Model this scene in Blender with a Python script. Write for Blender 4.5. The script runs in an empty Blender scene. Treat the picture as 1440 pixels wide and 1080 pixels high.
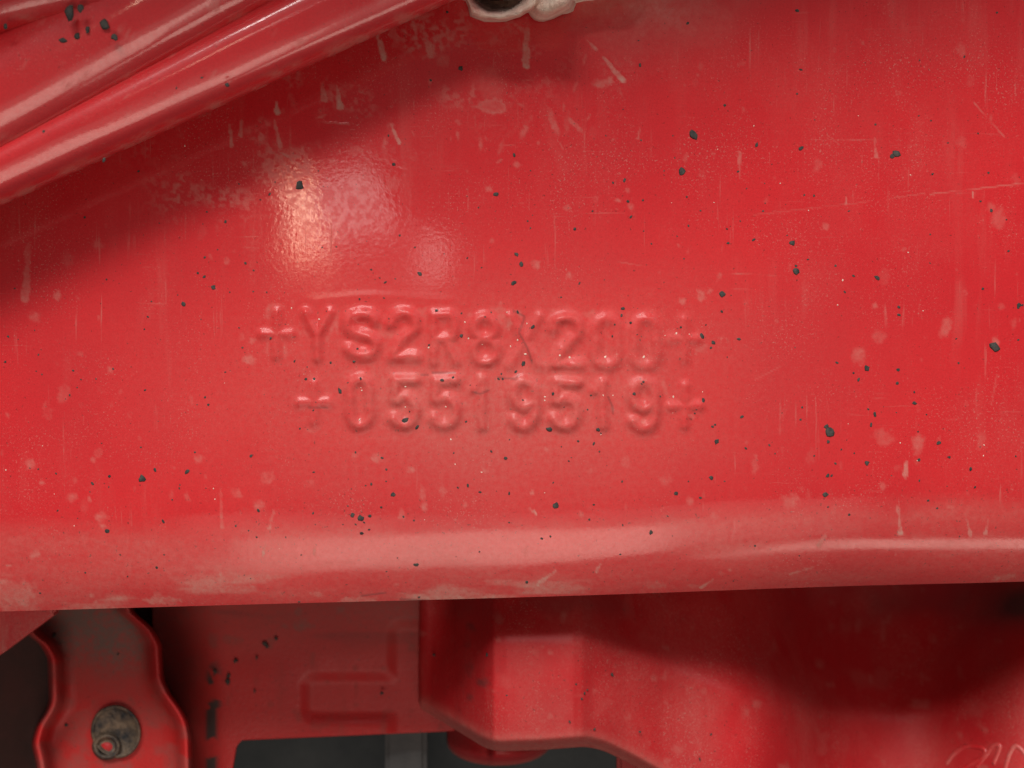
import bpy, bmesh, math, random
import numpy as np
from mathutils import Vector

# ------------------------------------------------------------------ scale
# the rail's web is the plane y = 0; 7200 photo pixels = 1 m on that plane
PPM = 7200.0
D = 0.254                      # camera to web, metres
scene = bpy.context.scene
COL = scene.collection
R = math.radians


def P(px, py, y=0.0):
    """point of the place at depth y behind the web that is met at photo pixel (px, py)"""
    k = (D + y) / D
    return Vector(((px - 720.0) / PPM * k, y, (540.0 - py) / PPM * k))


# ------------------------------------------------------------------ camera
cam = bpy.data.cameras.new('camera')
cam_o = bpy.data.objects.new('camera', cam)
COL.objects.link(cam_o)
cam_o.location = (0, -D, 0)
cam_o.rotation_euler = (R(90), 0, 0)
cam.sensor_width = 36.0
cam.lens = 36.0 * D * PPM / 1440.0
cam.clip_start = 0.005
cam.clip_end = 50.0
cam.dof.use_dof = True
cam.dof.focus_distance = D - 0.001
cam.dof.aperture_fstop = 15.0
scene.camera = cam_o

# ------------------------------------------------------------------ light
world = bpy.data.worlds.new('World')
scene.world = world
world.use_nodes = True
bg = world.node_tree.nodes['Background']
bg.inputs['Color'].default_value = (0.95, 0.97, 1.0, 1)
bg.inputs['Strength'].default_value = 0.085


def area(name, loc, target, sx, sy, watt, color=(1, 1, 1), roll=0.0):
    l = bpy.data.lights.new(name, 'AREA')
    l.shape = 'RECTANGLE'
    l.size = sx
    l.size_y = sy
    l.energy = watt
    l.color = color
    o = bpy.data.objects.new(name, l)
    COL.objects.link(o)
    o.location = loc
    d = Vector(target) - Vector(loc)
    q = d.to_track_quat('-Z', 'Y')
    o.rotation_euler = q.to_euler()
    if roll:
        o.rotation_euler.rotate_axis('Z', roll)
    return o


# daylight from the high opening in front, slightly to the left
area('high_daylight', (-0.30, -1.16, 1.20), (0, 0, 0), 0.72, 0.62, 34.5, (1.0, 0.96, 0.93))
area('side_fill', (1.15, -1.15, 1.15), (0, 0, 0), 1.0, 0.8, 6.5, (0.97, 0.97, 1.0))  # added fill for the broad sky, lifts the shade under the spring
# added lamps in place of daylight reflected up from the floor in front
area('low_daylight', (-0.02, -0.77, -0.50), (0, 0, -0.03), 0.40, 0.34, 1.55, (1.0, 0.76, 0.64))
area('low_daylight_wide', (0.02, -0.80, -0.40), (0, 0, -0.03), 0.60, 0.40, 0.42, (1.0, 0.78, 0.68))
area('low_daylight_side', (0.48, -0.66, -0.86), (0, 0, -0.03), 0.42, 0.17, 1.0, (1.0, 0.76, 0.64))


def mirror_spot(px, py, dist):
    """where a lamp stands whose image in the flat web is met at photo pixel (px, py)"""
    d = Vector(((px - 720.0) / PPM, D, (540.0 - py) / PPM)).normalized()
    hit = Vector((0, -D, 0)) + d * (D / d.y)
    r = Vector((d.x, -d.y, d.z))
    return hit + r * dist, hit


loc, hit = mirror_spot(478, 302, 1.3)  # unseen lamps added for the bright patch mirrored in the web
area('reflection_lamp', loc, hit, 0.115, 0.082, 0.11, (1.0, 0.86, 0.80), R(18))
loc, hit = mirror_spot(424, 314, 1.3)
area('reflection_lamp_strip', loc, hit, 0.022, 0.105, 0.10, (1.0, 0.66, 0.40), R(8))
loc, hit = mirror_spot(602, 362, 1.3)
area('reflection_lamp_side', loc, hit, 0.024, 0.05, 0.022, (1.0, 0.84, 0.76), R(-12))

scene.view_settings.view_transform = 'Standard'
scene.view_settings.look = 'None'
scene.view_settings.exposure = 0.14
scene.view_settings.gamma = 1.0
scene.view_settings.use_curve_mapping = False

# ------------------------------------------------------------------ helpers
rng = np.random.default_rng(11)
random.seed(5)


def tag(o, label=None, cat=None, group=None, kind=None):
    if label: o['label'] = label
    if cat: o['category'] = cat
    if group: o['group'] = group
    if kind: o['kind'] = kind
    return o


def empty(name, loc=(0, 0, 0)):
    o = bpy.data.objects.new(name, None)
    o.empty_display_size = 0.01
    o.location = loc
    COL.objects.link(o)
    return o


def link(name, me, mat, parent=None, smooth=True):
    o = bpy.data.objects.new(name, me)
    COL.objects.link(o)
    if mat: me.materials.append(mat)
    if smooth:
        me.polygons.foreach_set('use_smooth', [True] * len(me.polygons))
    if parent:
        o.parent = parent
        o.matrix_parent_inverse = parent.matrix_basis.inverted()
    return o


def grid_mesh(name, V, attrs=None, close_v=False):
    """V: (rows, cols, 3) array -> quad grid mesh"""
    nr, nc = V.shape[:2]
    idx = np.arange(nr * nc).reshape(nr, nc)
    if close_v:
        a = idx; b = np.roll(idx, -1, axis=0)
    else:
        a = idx[:-1]; b = idx[1:]
    q = np.stack([a[:, :-1], b[:, :-1], b[:, 1:], a[:, 1:]], axis=-1).reshape(-1, 4)
    me = bpy.data.meshes.new(name)
    me.vertices.add(nr * nc)
    me.vertices.foreach_set('co', V.reshape(-1).astype(np.float32))
    nq = len(q)
    me.loops.add(nq * 4)
    me.loops.foreach_set('vertex_index', q.reshape(-1).astype(np.int32))
    me.polygons.add(nq)
    me.polygons.foreach_set('loop_start', (np.arange(nq) * 4).astype(np.int32))
    me.polygons.foreach_set('loop_total', np.full(nq, 4, np.int32))
    me.update(calc_edges=True)
    me.validate()
    for k, a_ in (attrs or {}).items():
        at = me.attributes.new(k, 'FLOAT', 'POINT')
        at.data.foreach_set('value', a_.reshape(-1).astype(np.float32))
    return me


def PA(px, py, y):
    """array version of P"""
    k = (D + y) / D
    return np.stack([(px - 720.0) / PPM * k, y + 0 * px, (540.0 - py) / PPM * k], axis=-1)


def vnoise(x, y, cell, seed, octaves=3, ax=1.0):
    """smooth value noise at points (x, y) in photo pixels, 0..1"""
    out = np.zeros_like(x, dtype=float); amp = 1.0; tot = 0.0
    for o in range(octaves):
        r = np.random.default_rng(seed * 31 + o)
        T = r.random((128, 128))
        u = x / (cell * ax); v = y / cell
        i = np.floor(u).astype(int); j = np.floor(v).astype(int)
        fu = u - i; fv = v - j
        fu = fu * fu * (3 - 2 * fu); fv = fv * fv * (3 - 2 * fv)
        g = lambda a, b: T[a % 128, b % 128]
        n = (g(i, j) * (1 - fu) + g(i + 1, j) * fu) * (1 - fv) + (g(i, j + 1) * (1 - fu) + g(i + 1, j + 1) * fu) * fv
        out += amp * n; tot += amp; amp *= 0.5; cell *= 0.5
    return out / tot


def sstep(a, b, x):
    t = np.clip((x - a) / (b - a), 0, 1)
    return t * t * (3 - 2 * t)


# ------------------------------------------------------------------ materials
def nodes_of(name):
    m = bpy.data.materials.new(name)
    m.use_nodes = True
    nt = m.node_tree
    return m, nt, nt.nodes['Principled BSDF']


def N(nt, typ, **kw):
    n = nt.nodes.new(typ)
    for k, v in kw.items():
        setattr(n, k, v)
    return n


def mixc(nt, fac, a, b):
    n = N(nt, 'ShaderNodeMix', data_type='RGBA')
    for s, v in ((n.inputs[0], fac), (n.inputs[6], a), (n.inputs[7], b)):
        if hasattr(v, 'is_linked'): nt.links.new(v, s)
        else: s.default_value = v if isinstance(v, (int, float)) else (*v, 1)
    return n.outputs[2]


def noise(nt, coord, scale, detail=3, rough=0.5, stretch=None):
    if stretch:
        mp = N(nt, 'ShaderNodeMapping'); mp.inputs['Scale'].default_value = stretch
        nt.links.new(coord, mp.inputs['Vector']); coord = mp.outputs[0]
    n = N(nt, 'ShaderNodeTexNoise')
    n.inputs['Scale'].default_value = scale
    n.inputs['Detail'].default_value = detail
    n.inputs['Roughness'].default_value = rough
    nt.links.new(coord, n.inputs['Vector'])
    return n.outputs['Fac']


def ramp(nt, fac, a, b, lo=0.0, hi=1.0):
    n = N(nt, 'ShaderNodeMapRange')
    n.inputs['From Min'].default_value = a; n.inputs['From Max'].default_value = b
    n.inputs['To Min'].default_value = lo; n.inputs['To Max'].default_value = hi
    n.clamp = True
    nt.links.new(fac, n.inputs['Value'])
    return n.outputs[0]


def math_n(nt, op, a, b):
    n = N(nt, 'ShaderNodeMath', operation=op)
    for s, v in ((n.inputs[0], a), (n.inputs[1], b)):
        if hasattr(v, 'is_linked'): nt.links.new(v, s)
        else: s.default_value = v
    return n.outputs[0]


RED = (0.55, 0.016, 0.020)
RED2 = (0.49, 0.014, 0.019)
DUST = (0.44, 0.325, 0.26)


def paint(name, attrs=False, dust_amount=0.25, red=RED, red2=RED2, rough=0.11, peel=0.10, dust=DUST, spec=0.3, runs_amount=0.9, coat=1.0, fine_amount=1.0):
    """glossy red chassis paint with orange peel, dust film, smudges (attributes) and dirt"""
    m, nt, b = nodes_of(name)
    tc = N(nt, 'ShaderNodeTexCoord').outputs['Object']
    c = mixc(nt, ramp(nt, noise(nt, tc, 28, 4), 0.35, 0.65), red, red2)
    # fine even film of dust
    film = ramp(nt, noise(nt, tc, 55, 6, 0.65, (1, 1, 0.55)), 0.42, 0.78, 0.0, dust_amount)
    grain = ramp(nt, noise(nt, tc, 1500, 2, 0.7), 0.38, 0.72, 0.35, 1.0)
    film = math_n(nt, 'MULTIPLY', film, grain)
    runs = ramp(nt, noise(nt, tc, 260, 4, 0.6, (1, 1, 0.10)), 0.50, 0.75, 0.0, dust_amount * runs_amount)
    runs = math_n(nt, 'MULTIPLY', runs, ramp(nt, noise(nt, tc, 38, 3), 0.45, 0.65))
    film = math_n(nt, 'ADD', film, runs)
    c = mixc(nt, ramp(nt, noise(nt, tc, 2600, 2, 0.8), 0.35, 0.7, 0.0, 0.34), c, (0.30, 0.010, 0.012))
    hair = ramp(nt, noise(nt, tc, 1000, 3, 0.6, (1, 1, 0.05)), 0.60, 0.70, 0.0, 0.22)
    hair = math_n(nt, 'MULTIPLY', hair, ramp(nt, noise(nt, tc, 90, 3, 0.6), 0.48, 0.64))
    wipe = ramp(nt, noise(nt, tc, 1000, 3, 0.6, (0.05, 1, 1)), 0.62, 0.72, 0.0, 0.18)
    wipe = math_n(nt, 'MULTIPLY', wipe, ramp(nt, noise(nt, tc, 75, 3, 0.6), 0.50, 0.66))
    film = math_n(nt, 'ADD', film, math_n(nt, 'MULTIPLY', math_n(nt, 'ADD', hair, wipe), runs_amount))
    fine = ramp(nt, noise(nt, tc, 2300, 3, 0.75), 0.57, 0.67, 0.0, 0.36)
    fine = math_n(nt, 'MULTIPLY', fine, ramp(nt, noise(nt, tc, 60, 5, 0.65), 0.44, 0.64, 0.03, 1.0))
    film = math_n(nt, 'ADD', film, math_n(nt, 'MULTIPLY', fine, fine_amount))
    dots = ramp(nt, noise(nt, tc, 1700, 2, 0.6), 0.665, 0.72, 0.0, 0.75)
    c = mixc(nt, math_n(nt, 'MULTIPLY', dots, fine_amount), c, (0.10, 0.012, 0.010))
    if attrs:
        at = N(nt, 'ShaderNodeAttribute', attribute_name='dust').outputs['Fac']
        edge = ramp(nt, noise(nt, tc, 900, 3, 0.7), 0.3, 0.7, 0.55, 1.15)
        d = math_n(nt, 'MULTIPLY', at, edge)
        film = math_n(nt, 'MAXIMUM', film, d)
    c = mixc(nt, film, c, dust)
    if attrs:
        g = N(nt, 'ShaderNodeAttribute', attribute_name='grime_shade').outputs['Fac']
        c = mixc(nt, g, c, (0.045, 0.04, 0.036))
    nt.links.new(c, b.inputs['Base Color'])
    b.inputs['Roughness'].default_value = 0.45
    b.inputs['Specular IOR Level'].default_value = spec
    cw = ramp(nt, film, 0.02, 0.40, 1.0, 0.12)
    cw = math_n(nt, 'MULTIPLY', cw, ramp(nt, noise(nt, tc, 1250, 4, 0.8), 0.40, 0.62, 0.78 * coat, coat))
    if attrs:
        mt = N(nt, 'ShaderNodeAttribute', attribute_name='matt').outputs['Fac']
        cw = math_n(nt, 'MULTIPLY', cw, math_n(nt, 'SUBTRACT', 1.0, mt))
    nt.links.new(cw, b.inputs['Coat Weight'])
    rn = math_n(nt, 'ADD', ramp(nt, noise(nt, tc, 45, 5, 0.6, (0.5, 1, 1.6)), 0.35, 0.7, rough * 0.75, rough * 1.5), math_n(nt, 'MULTIPLY', film, 0.7))
    nt.links.new(rn, b.inputs['Coat Roughness'])
    b.inputs['Coat IOR'].default_value = 1.55
    bp = N(nt, 'ShaderNodeBump')
    bp.inputs['Strength'].default_value = peel
    bp.inputs['Distance'].default_value = 0.001
    h = noise(nt, tc, 1150, 2, 0.5)
    nt.links.new(h, bp.inputs['Height'])
    nt.links.new(bp.outputs[0], b.inputs['Coat Normal'])
    bp2 = N(nt, 'ShaderNodeBump')
    bp2.inputs['Strength'].default_value = 0.085
    bp2.inputs['Distance'].default_value = 0.0006
    nt.links.new(noise(nt, tc, 800, 4, 0.6), bp2.inputs['Height'])
    nt.links.new(bp2.outputs[0], b.inputs['Normal'])
    return m


def plain(name, c1, c2, rough=0.6, scale=80, spec=0.4, metal=0.0, bump=0.15, bscale=600):
    m, nt, b = nodes_of(name)
    tc = N(nt, 'ShaderNodeTexCoord').outputs['Object']
    nt.links.new(mixc(nt, ramp(nt, noise(nt, tc, scale, 6, 0.65), 0.35, 0.68), c1, c2), b.inputs['Base Color'])
    b.inputs['Roughness'].default_value = rough
    b.inputs['Specular IOR Level'].default_value = spec
    b.inputs['Metallic'].default_value = metal
    bp = N(nt, 'ShaderNodeBump')
    bp.inputs['Strength'].default_value = bump
    bp.inputs['Distance'].default_value = 0.001
    nt.links.new(noise(nt, tc, bscale, 3, 0.6), bp.inputs['Height'])
    nt.links.new(bp.outputs[0], b.inputs['Normal'])
    return m


M_WEB = paint('red_rail_paint', True, 0.10, rough=0.05, peel=0.009, spec=0.12)
M_LEAF = paint('red_spring_paint', True, 0.07, rough=0.11, peel=0.012, runs_amount=0.0, fine_amount=0.5, coat=0.9)
M_COVER = paint('red_cover_paint', True, 0.19, (0.45, 0.016, 0.019), (0.37, 0.012, 0.015), rough=0.42, peel=0.03, runs_amount=0.0, coat=0.28, spec=0.12)  # red set darker than the rail's to deepen the shade under it
M_BRACKET = paint('red_bracket_paint', True, 0.20, (0.46, 0.018, 0.017), (0.38, 0.014, 0.015), rough=0.3, dust=(0.15, 0.095, 0.08), coat=0.25, spec=0.12)
M_TAR = plain('black_tar', (0.016, 0.018, 0.017), (0.065, 0.058, 0.048), 0.65, 700, 0.3)
M_PALE = plain('glint_specks', (0.55, 0.40, 0.32), (0.72, 0.58, 0.48), 0.45, 900)
M_CASTING = plain('dusty_casting', (0.76, 0.66, 0.53), (0.50, 0.22, 0.18), 0.7, 130, bump=0.5, bscale=900)
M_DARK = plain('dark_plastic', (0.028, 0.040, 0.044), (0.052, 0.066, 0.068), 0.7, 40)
M_STEEL = plain('dull_steel', (0.20, 0.19, 0.17), (0.07, 0.075, 0.08), 0.5, 260, 0.5, 0.5)
M_BOLT = plain('grimy_steel', (0.018, 0.020, 0.022), (0.19, 0.135, 0.085), 0.6, 330, 0.5, 0.3, 0.6, 500)
M_BLACK = plain('black_hole', (0.010, 0.010, 0.010), (0.016, 0.015, 0.014), 0.9, 200)
M_GREY = plain('grey_plastic', (0.060, 0.066, 0.067), (0.10, 0.10, 0.098), 0.7, 60)

# ------------------------------------------------------------------ frame rail
SL = -0.0278                   # the rail's lower edge climbs to the right
EDGE0 = 866.0                  # its lower edge at photo x = 0
RAD = 170.0                    # bend radius in photo pixels


def strokes(ch):
    """centre lines in a box x -1..1, y -1 (bottom)..1 (top)"""
    def arc(cx, cy, rx, ry, a0, a1, n=12):
        return [(cx + rx * math.cos(R(a0 + (a1 - a0) * i / n)), cy + ry * math.sin(R(a0 + (a1 - a0) * i / n))) for i in range(n + 1)]
    if ch == '+': return [[(-1, 0), (1, 0)], [(0, 1), (0, -1)]]
    if ch == 'Y': return [[(-1, 1), (0, -0.05)], [(1, 1), (0, -0.05), (0, -1)]]
    if ch == 'X': return [[(-1, 1), (1, -1)], [(1, 1), (-1, -1)]]
    if ch == '1': return [[(-0.55, 0.6), (0.1, 1)], [(0.1, 1), (0.1, -1)]]
    if ch == '0': return [arc(0, 0.45, 1, 0.55, 0, 180) + arc(0, -0.45, 1, 0.55, 180, 360) + [(1, 0.45)]]
    if ch == '8': return [arc(0, 0.5, 0.92, 0.5, -90, 270, 20), arc(0, -0.5, 1, 0.5, 90, 450, 20)]
    if ch == 'S': return [arc(0, 0.5, 1, 0.5, 20, 270) + arc(0, -0.5, 1, 0.5, 90, -160)]
    if ch == '2': return [arc(0, 0.45, 1, 0.55, 170, -25) + [(-0.3, -0.35), (-0.95, -1), (1, -1)]]
    if ch == 'R': return [[(-1, -1), (-1, 1), (0.4, 1)] + arc(0.4, 0.5, 0.6, 0.5, 90, -90) + [(-1, 0)], [(0.2, 0), (1, -1)]]
    if ch == '5': return [[(0.9, 1), (-0.8, 1), (-0.85, 0.2)] + arc(-0.05, -0.37, 1.0, 0.63, 125, -150)]
    if ch == '9': return [arc(0, 0.42, 1, 0.58, 0, 360, 20), [(1, 0.42), (1, -0.4)] + arc(0, -0.4, 1, 0.6, 0, -150)]
    return []


# (character, centre x, centre y, half width, half height, height in px, softness in px, crest 0..1)
STAMP = [
    ('+', 389, 470, 21, 31, 2.3, 6.0, 0.8), ('Y', 447, 472, 17, 32, 2.7, 6.2, 1.0), ('S', 509, 471, 20, 30, 3.1, 7.6, 0.9),
    ('2', 568, 471, 17, 31, 3.0, 7.4, 0.7), ('R', 625, 476, 15, 33, 2.4, 7.0, 0.3), ('8', 682, 478, 16, 32, 2.9, 7.4, 0.2),
    ('X', 738, 480, 21, 34, 1.7, 6.6, 0.6), ('2', 796, 480, 18, 33, 3.1, 8.0, 0.1), ('0', 852, 482, 16, 33, 2.4, 8.2, 0.0),
    ('0', 907, 482, 16, 33, 2.4, 8.2, 0.0), ('+', 962, 478, 19, 27, 2.0, 7.0, 0.0),
    ('+', 441, 566, 20, 27, 1.9, 6.6, 0.0), ('0', 506, 566, 14, 31, 2.9, 8.0, 0.1), ('5', 569, 567, 16, 31, 2.9, 7.6, 0.0),
    ('5', 626, 567, 16, 31, 2.8, 7.6, 0.0), ('1', 676, 567, 14, 33, 2.2, 7.0, 0.0), ('9', 737, 569, 16, 31, 2.9, 8.2, 0.0),
    ('5', 796, 569, 17, 31, 3.0, 8.0, 0.0), ('1', 846, 568, 14, 31, 2.4, 7.0, 0.0), ('9', 905, 570, 16, 32, 2.9, 7.8, 0.0),
    ('+', 963, 571, 20, 28, 2.4, 6.6, 0.0)]

STEP = 2.0
ux = np.concatenate([np.linspace(-900, -60, 22), np.arange(-40, 1481, STEP), np.linspace(1500, 2340, 22)])
vy_flat = np.concatenate([np.linspace(-560, -80, 16), np.arange(-60, EDGE0 - RAD, STEP)])
U, V0 = np.meshgrid(ux, vy_flat)
VY = V0 + SL * U
Hh = np.zeros_like(U)
DU = np.zeros_like(U)           # dust
GR = np.zeros_like(U)           # grime
nflat = len(vy_flat)
nb = 72
ang = np.linspace(0, math.pi / 2, nb + 1)[1:]
# rows of the bend are appended to the arrays so that dust masks run over it too
bend_py = (EDGE0 - RAD) + RAD * np.sin(ang)
Ub, Vb = np.meshgrid(ux, bend_py)
UU = np.vstack([U, Ub]); PY = np.vstack([VY, Vb + SL * Ub])
Hh = np.zeros_like(UU); DU = np.zeros_like(UU); GR = np.zeros_like(UU)


def window(x0, x1, y0, y1):
    """index window of the structured grid that covers a pixel box"""
    c0, c1 = np.searchsorted(ux, [x0, x1])
    rows = np.where((PY[:, min(c0, len(ux) - 1)] > y0 - 50) & (PY[:, min(c0, len(ux) - 1)] < y1 + 50))[0]
    if len(rows) == 0 or c1 <= c0: return None
    return slice(rows[0], rows[-1] + 1), slice(c0, c1)


def seg_dist(X, Y, a, b):
    ax_, ay_ = a; bx_, by_ = b
    dx, dy = bx_ - ax_, by_ - ay_
    L = dx * dx + dy * dy + 1e-9
    t = np.clip(((X - ax_) * dx + (Y - ay_) * dy) / L, 0, 1)
    return np.hypot(X - ax_ - t * dx, Y - ay_ - t * dy), t


# broad unevenness of the pressed plate
Hh += (vnoise(UU, PY, 420, 3, 2) - 0.5) * 1.6
Hh += (vnoise(UU, PY, 60, 4, 2) - 0.5) * 0.16
Hh += (vnoise(UU, PY, 110, 5, 2, ax=3.2) - 0.5) * 4.5 * sstep(690, 790, PY - SL * UU)
for (ch, cx, cy, hw, hh, amp, w, crest) in STAMP:
    win = window(cx - hw - 30, cx + hw + 30, cy - hh - 30, cy + hh + 30)
    X = UU[win]; Y = PY[win]
    wob = vnoise(X, Y, 16, 9, 2)
    Xw = X + (vnoise(X, Y, 22, 7, 2) - 0.5) * 3.2; Yw = Y + (vnoise(X, Y, 22, 8, 2) - 0.5) * 3.2
    best = np.full(X.shape, 1e9)
    for pl in strokes(ch):
        pts = [(cx + hw * a, cy - hh * b) for a, b in pl]
        for a, b in zip(pts[:-1], pts[1:]):
            best = np.minimum(best, seg_dist(Xw, Yw, a, b)[0])
    w = w * 1.12
    g = np.exp(-(best / w) ** 2)
    t = np.clip(1 - best / (1.55 * w), 0, 1)
    hgt = (1.95 if cy < 520 else 2.15) * (.8 if ch == '+' else 1) * amp * (crest * 0.5 * t + (1 - crest * 0.5) * g) * (0.72 + 0.5 * wob)
    Hh[win] = np.maximum(Hh[win] + 0, Hh[win] + hgt)
    # a pressed moat round each sign, dusty in places
    Hh[win] -= 0.15 * np.exp(-((best - 1.9 * w) / (0.8 * w)) ** 2)
    DU[win] = np.maximum(DU[win], 0.24 * np.exp(-((best - 1.9 * w) / (0.7 * w)) ** 2) * sstep(0.45, 0.75, vnoise(X, Y, 26, 13, 2)))
# press line above the stamp
win = window(380, 690, 395, 450)
X = UU[win]; Y = PY[win]
d, t = seg_dist(X, Y + 4 * np.sin(X / 37.0), (410, 421), (660, 419))
Hh[win] += 0.25 * np.exp(-(d / 6.0) ** 2) * sstep(0, 0.15, t) * (1 - sstep(0.85, 1, t)) * (0.5 + vnoise(X, Y, 40, 15, 1))


def blob(cx, cy, rx, ry, val, rot=0.0, rim=0.0, soft=0.55, seed=0):
    m = max(rx, ry) * 1.5 + 4
    win = window(cx - m, cx + m, cy - m, cy + m)
    if win is None: return
    X = UU[win] - cx; Y = PY[win] - cy
    c, s = math.cos(rot), math.sin(rot)
    x = (X * c + Y * s) / rx; y = (-X * s + Y * c) / ry
    r = np.hypot(x, y) + (vnoise(UU[win], PY[win], max(4, 0.6 * min(rx, ry)), 40 + seed % 7, 3) - 0.5) * 1.2
    mk = 1 - sstep(1 - soft, 1 + soft, r)
    if rim: mk = mk * (1 - rim) + rim * np.exp(-((r - 0.9) / 0.22) ** 2)
    DU[win] = np.maximum(DU[win], .55 * val * mk * (0.6 + 0.6 * vnoise(UU[win], PY[win], 7, 51, 2)))


def streak(x0, y0, x1, y1, w, val, head=1.0):
    m = w * 2 + 6
    win = window(min(x0, x1) - m, max(x0, x1) + m, min(y0, y1) - m, max(y0, y1) + m)
    if win is None: return
    X = UU[win]; Y = PY[win]
    d, t = seg_dist(X, Y, (x0, y0), (x1, y1))
    ww = w * (0.55 + 0.45 * t * head)
    d = d + (vnoise(X, Y, 6, 61, 2) - 0.5) * w * 0.9
    DU[win] = np.maximum(DU[win], val * (1 - sstep(0.6, 1.15, d / ww)) * (0.55 + 0.7 * vnoise(X, Y, 6, 62, 2)) * (0.5 + 0.5 * t))


# dried drops and runs that can be told apart
for a in [(531, 50, 540, 82, 5, .7), (597, 45, 606, 78, 6, .5), (741, 40, 740, 92, 6, .6), (474, 120, 478, 150, 4.5, .7), (478, 140, 480, 150, 4, .7),
          (389, 144, 390, 158, 4, .75), (386, 170, 394, 206, 3.5, .5), (392, 214, 404, 219, 3, .5), (453, 118, 457, 140, 6, .45), (550, 175, 561, 201, 3.2, .6),
          (848, 80, 876, 114, 4.5, .6), (826, 57, 838, 70, 3, .4), (372, 765, 368, 782, 2.6, .75), (442, 770, 440, 781, 3, .7), (308, 800, 306, 826, 3.5, .7),
          (782, 805, 757, 825, 4, .8), (847, 792, 840, 806, 2.5, .7), (1263, 712, 1270, 752, 3.5, .6), (1274, 650, 1273, 668, 4, .65), (1360, 725, 1369, 755, 3, .55),
          (1392, 733, 1390, 752, 2.5, .5), (1163, 752, 1155, 768, 4, .5), (1008, 820, 992, 832, 3, .7), (1150, 802, 1118, 812, 2, .6), (744, 715, 754, 722, 2, .7),
          (323, 175, 326, 205, 3, .5), (340, 170, 338, 190, 4, .4), (40, 345, 36, 420, 7, .28), (310, 690, 312, 742, 3, .3), (385, 720, 378, 742, 3, .45),
          (1040, 250, 1040, 215, 3, .3), (1230, 195, 1232, 220, 3, .35), (900, 180, 897, 195, 2, .3), (762, 150, 790, 235, 9, .07), (640, 400, 636, 470, 10, .07)]:
    streak(*a)
for a in [(692, 150, 18, 10, .6, 0, .5), (690, 120, 22, 26, .22, 0, 0), (845, 118, 10, 6, .45), (858, 113, 5, 5, .5), (351, 505, 9, 7, .6), (500, 640, 7, 5, .4),
          (529, 645, 9, 8, .55), (577, 661, 6, 5, .65), (683, 655, 6, 9, .6, .3, .4), (594, 695, 5, 10, .55), (622, 692, 5, 8, .5), (597, 712, 5, 8, .5),
          (654, 710, 4, 5, .5), (565, 725, 5, 8, .45), (555, 825, 5, 3, .6), (584, 848, 24, 6, .6, -.05), (740, 776, 5, 9, .55, .2), (748, 693, 4, 3, .7), (880, 650, 7, 13, .4),
          (828, 662, 4, 6, .45), (768, 631, 4, 5, .5), (817, 724, 3, 4, .5), (1291, 625, 8, 13, .45, .2), (1112, 706, 12, 11, .45), (1172, 718, 5, 8, .4), (1242, 615, 14, 12, .3),
          (1005, 725, 6, 9, .45, .3), (1337, 714, 5, 3, .55), (1062, 653, 5, 12, .35), (1242, 685, 4, 6, .5), (970, 705, 6, 6, .4), (933, 676, 8, 9, .35), (980, 830, 10, 4, .5),
          (1020, 810, 6, 4, .65), (1032, 805, 4, 2.5, .6), (925, 828, 18, 6, .55), (1430, 818, 20, 6, .7, -.1), (1400, 770, 6, 5, .3), (43, 652, 7, 7, .55), (58, 679, 4, 3, .6), (131, 647, 4, 4, .5),
          (100, 700, 8, 6, .35), (126, 702, 3, 4, .5), (142, 728, 9, 7, .45), (145, 740, 4, 3, .6), (48, 780, 9, 4, .65, -.6), (37, 765, 4, 4, .4), (9, 796, 4, 2, .7), (122, 842, 5, 4, .65), (124, 852, 5, 4, .6),
          (222, 850, 26, 7, .7), (190, 792, 14, 12, .3), (180, 765, 6, 12, .35), (330, 768, 13, 16, .3), (333, 695, 8, 7, .4), (365, 710, 9, 7, .5), (378, 672, 12, 8, .4), (280, 645, 7, 6, .4),
          (437, 680, 9, 6, .35), (350, 828, 6, 3, .7), (440, 840, 14, 5, .65), (500, 850, 30, 7, .75, -.03), (395, 810, 10, 3, .4), (10, 842, 46, 24, .72, .2), (22, 850, 30, 12, .6),
          (300, 832, 8, 9, .55), (216, 845, 9, 9, .5), (605, 838, 40, 5, .5, -.02), (690, 838, 30, 4, .4), (1352, 70, 7, 9, .3), (1352, 200, 7, 8, .25), (1404, 308, 9, 14, .3), (1394, 292, 6, 6, .35),
          (1161, 318, 5, 5, .4), (985, 415, 6, 8, .5), (998, 410, 4, 4, .4), (960, 424, 6, 5, .45), (800, 388, 6, 5, .5), (753, 372, 7, 6, .45), (716, 455, 4, 9, .6), (703, 433, 5, 8, .45), (1018, 479, 5, 5, .5, 0, .7),
          (932, 525, 4, 4, .5, 0, .8), (846, 508, 7, 4, .6), (545, 550, 4, 8, .55), (553, 563, 4, 4, .4), (605, 552, 4, 8, .5), (653, 562, 6, 8, .5), (645, 575, 4, 6, .4), (862, 575, 4, 8, .45), (846, 568, 4, 4, .5),
          (892, 570, 3, 4, .5), (904, 592, 4, 6, .6), (973, 585, 6, 4, .55), (1208, 500, 9, 11, .4), (1230, 430, 4, 4, .4), (1330, 460, 7, 14, .4, .3), (1380, 620, 7, 12, .3), (1400, 480, 4, 7, .55),
          (868, 282, 4, 3, .55), (887, 290, 4, 4, .4), (883, 268, 4, 3, .35), (727, 232, 4, 4, .5), (797, 292, 5, 5, .4), (687, 266, 5, 4, .45), (552, 258, 10, 12, .2), (80, 415, 5, 7, .5), (50, 445, 8, 7, .3),
          (155, 520, 5, 5, .4), (138, 344, 7, 6, .3), (112, 497, 6, 4, .25), (355, 480, 6, 5, .5), (500, 212, 10, 6, .2)]:
    blob(*a[:5], rot=a[5] if len(a) > 5 else 0, rim=a[6] if len(a) > 6 else 0, seed=int(a[0]))
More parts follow.
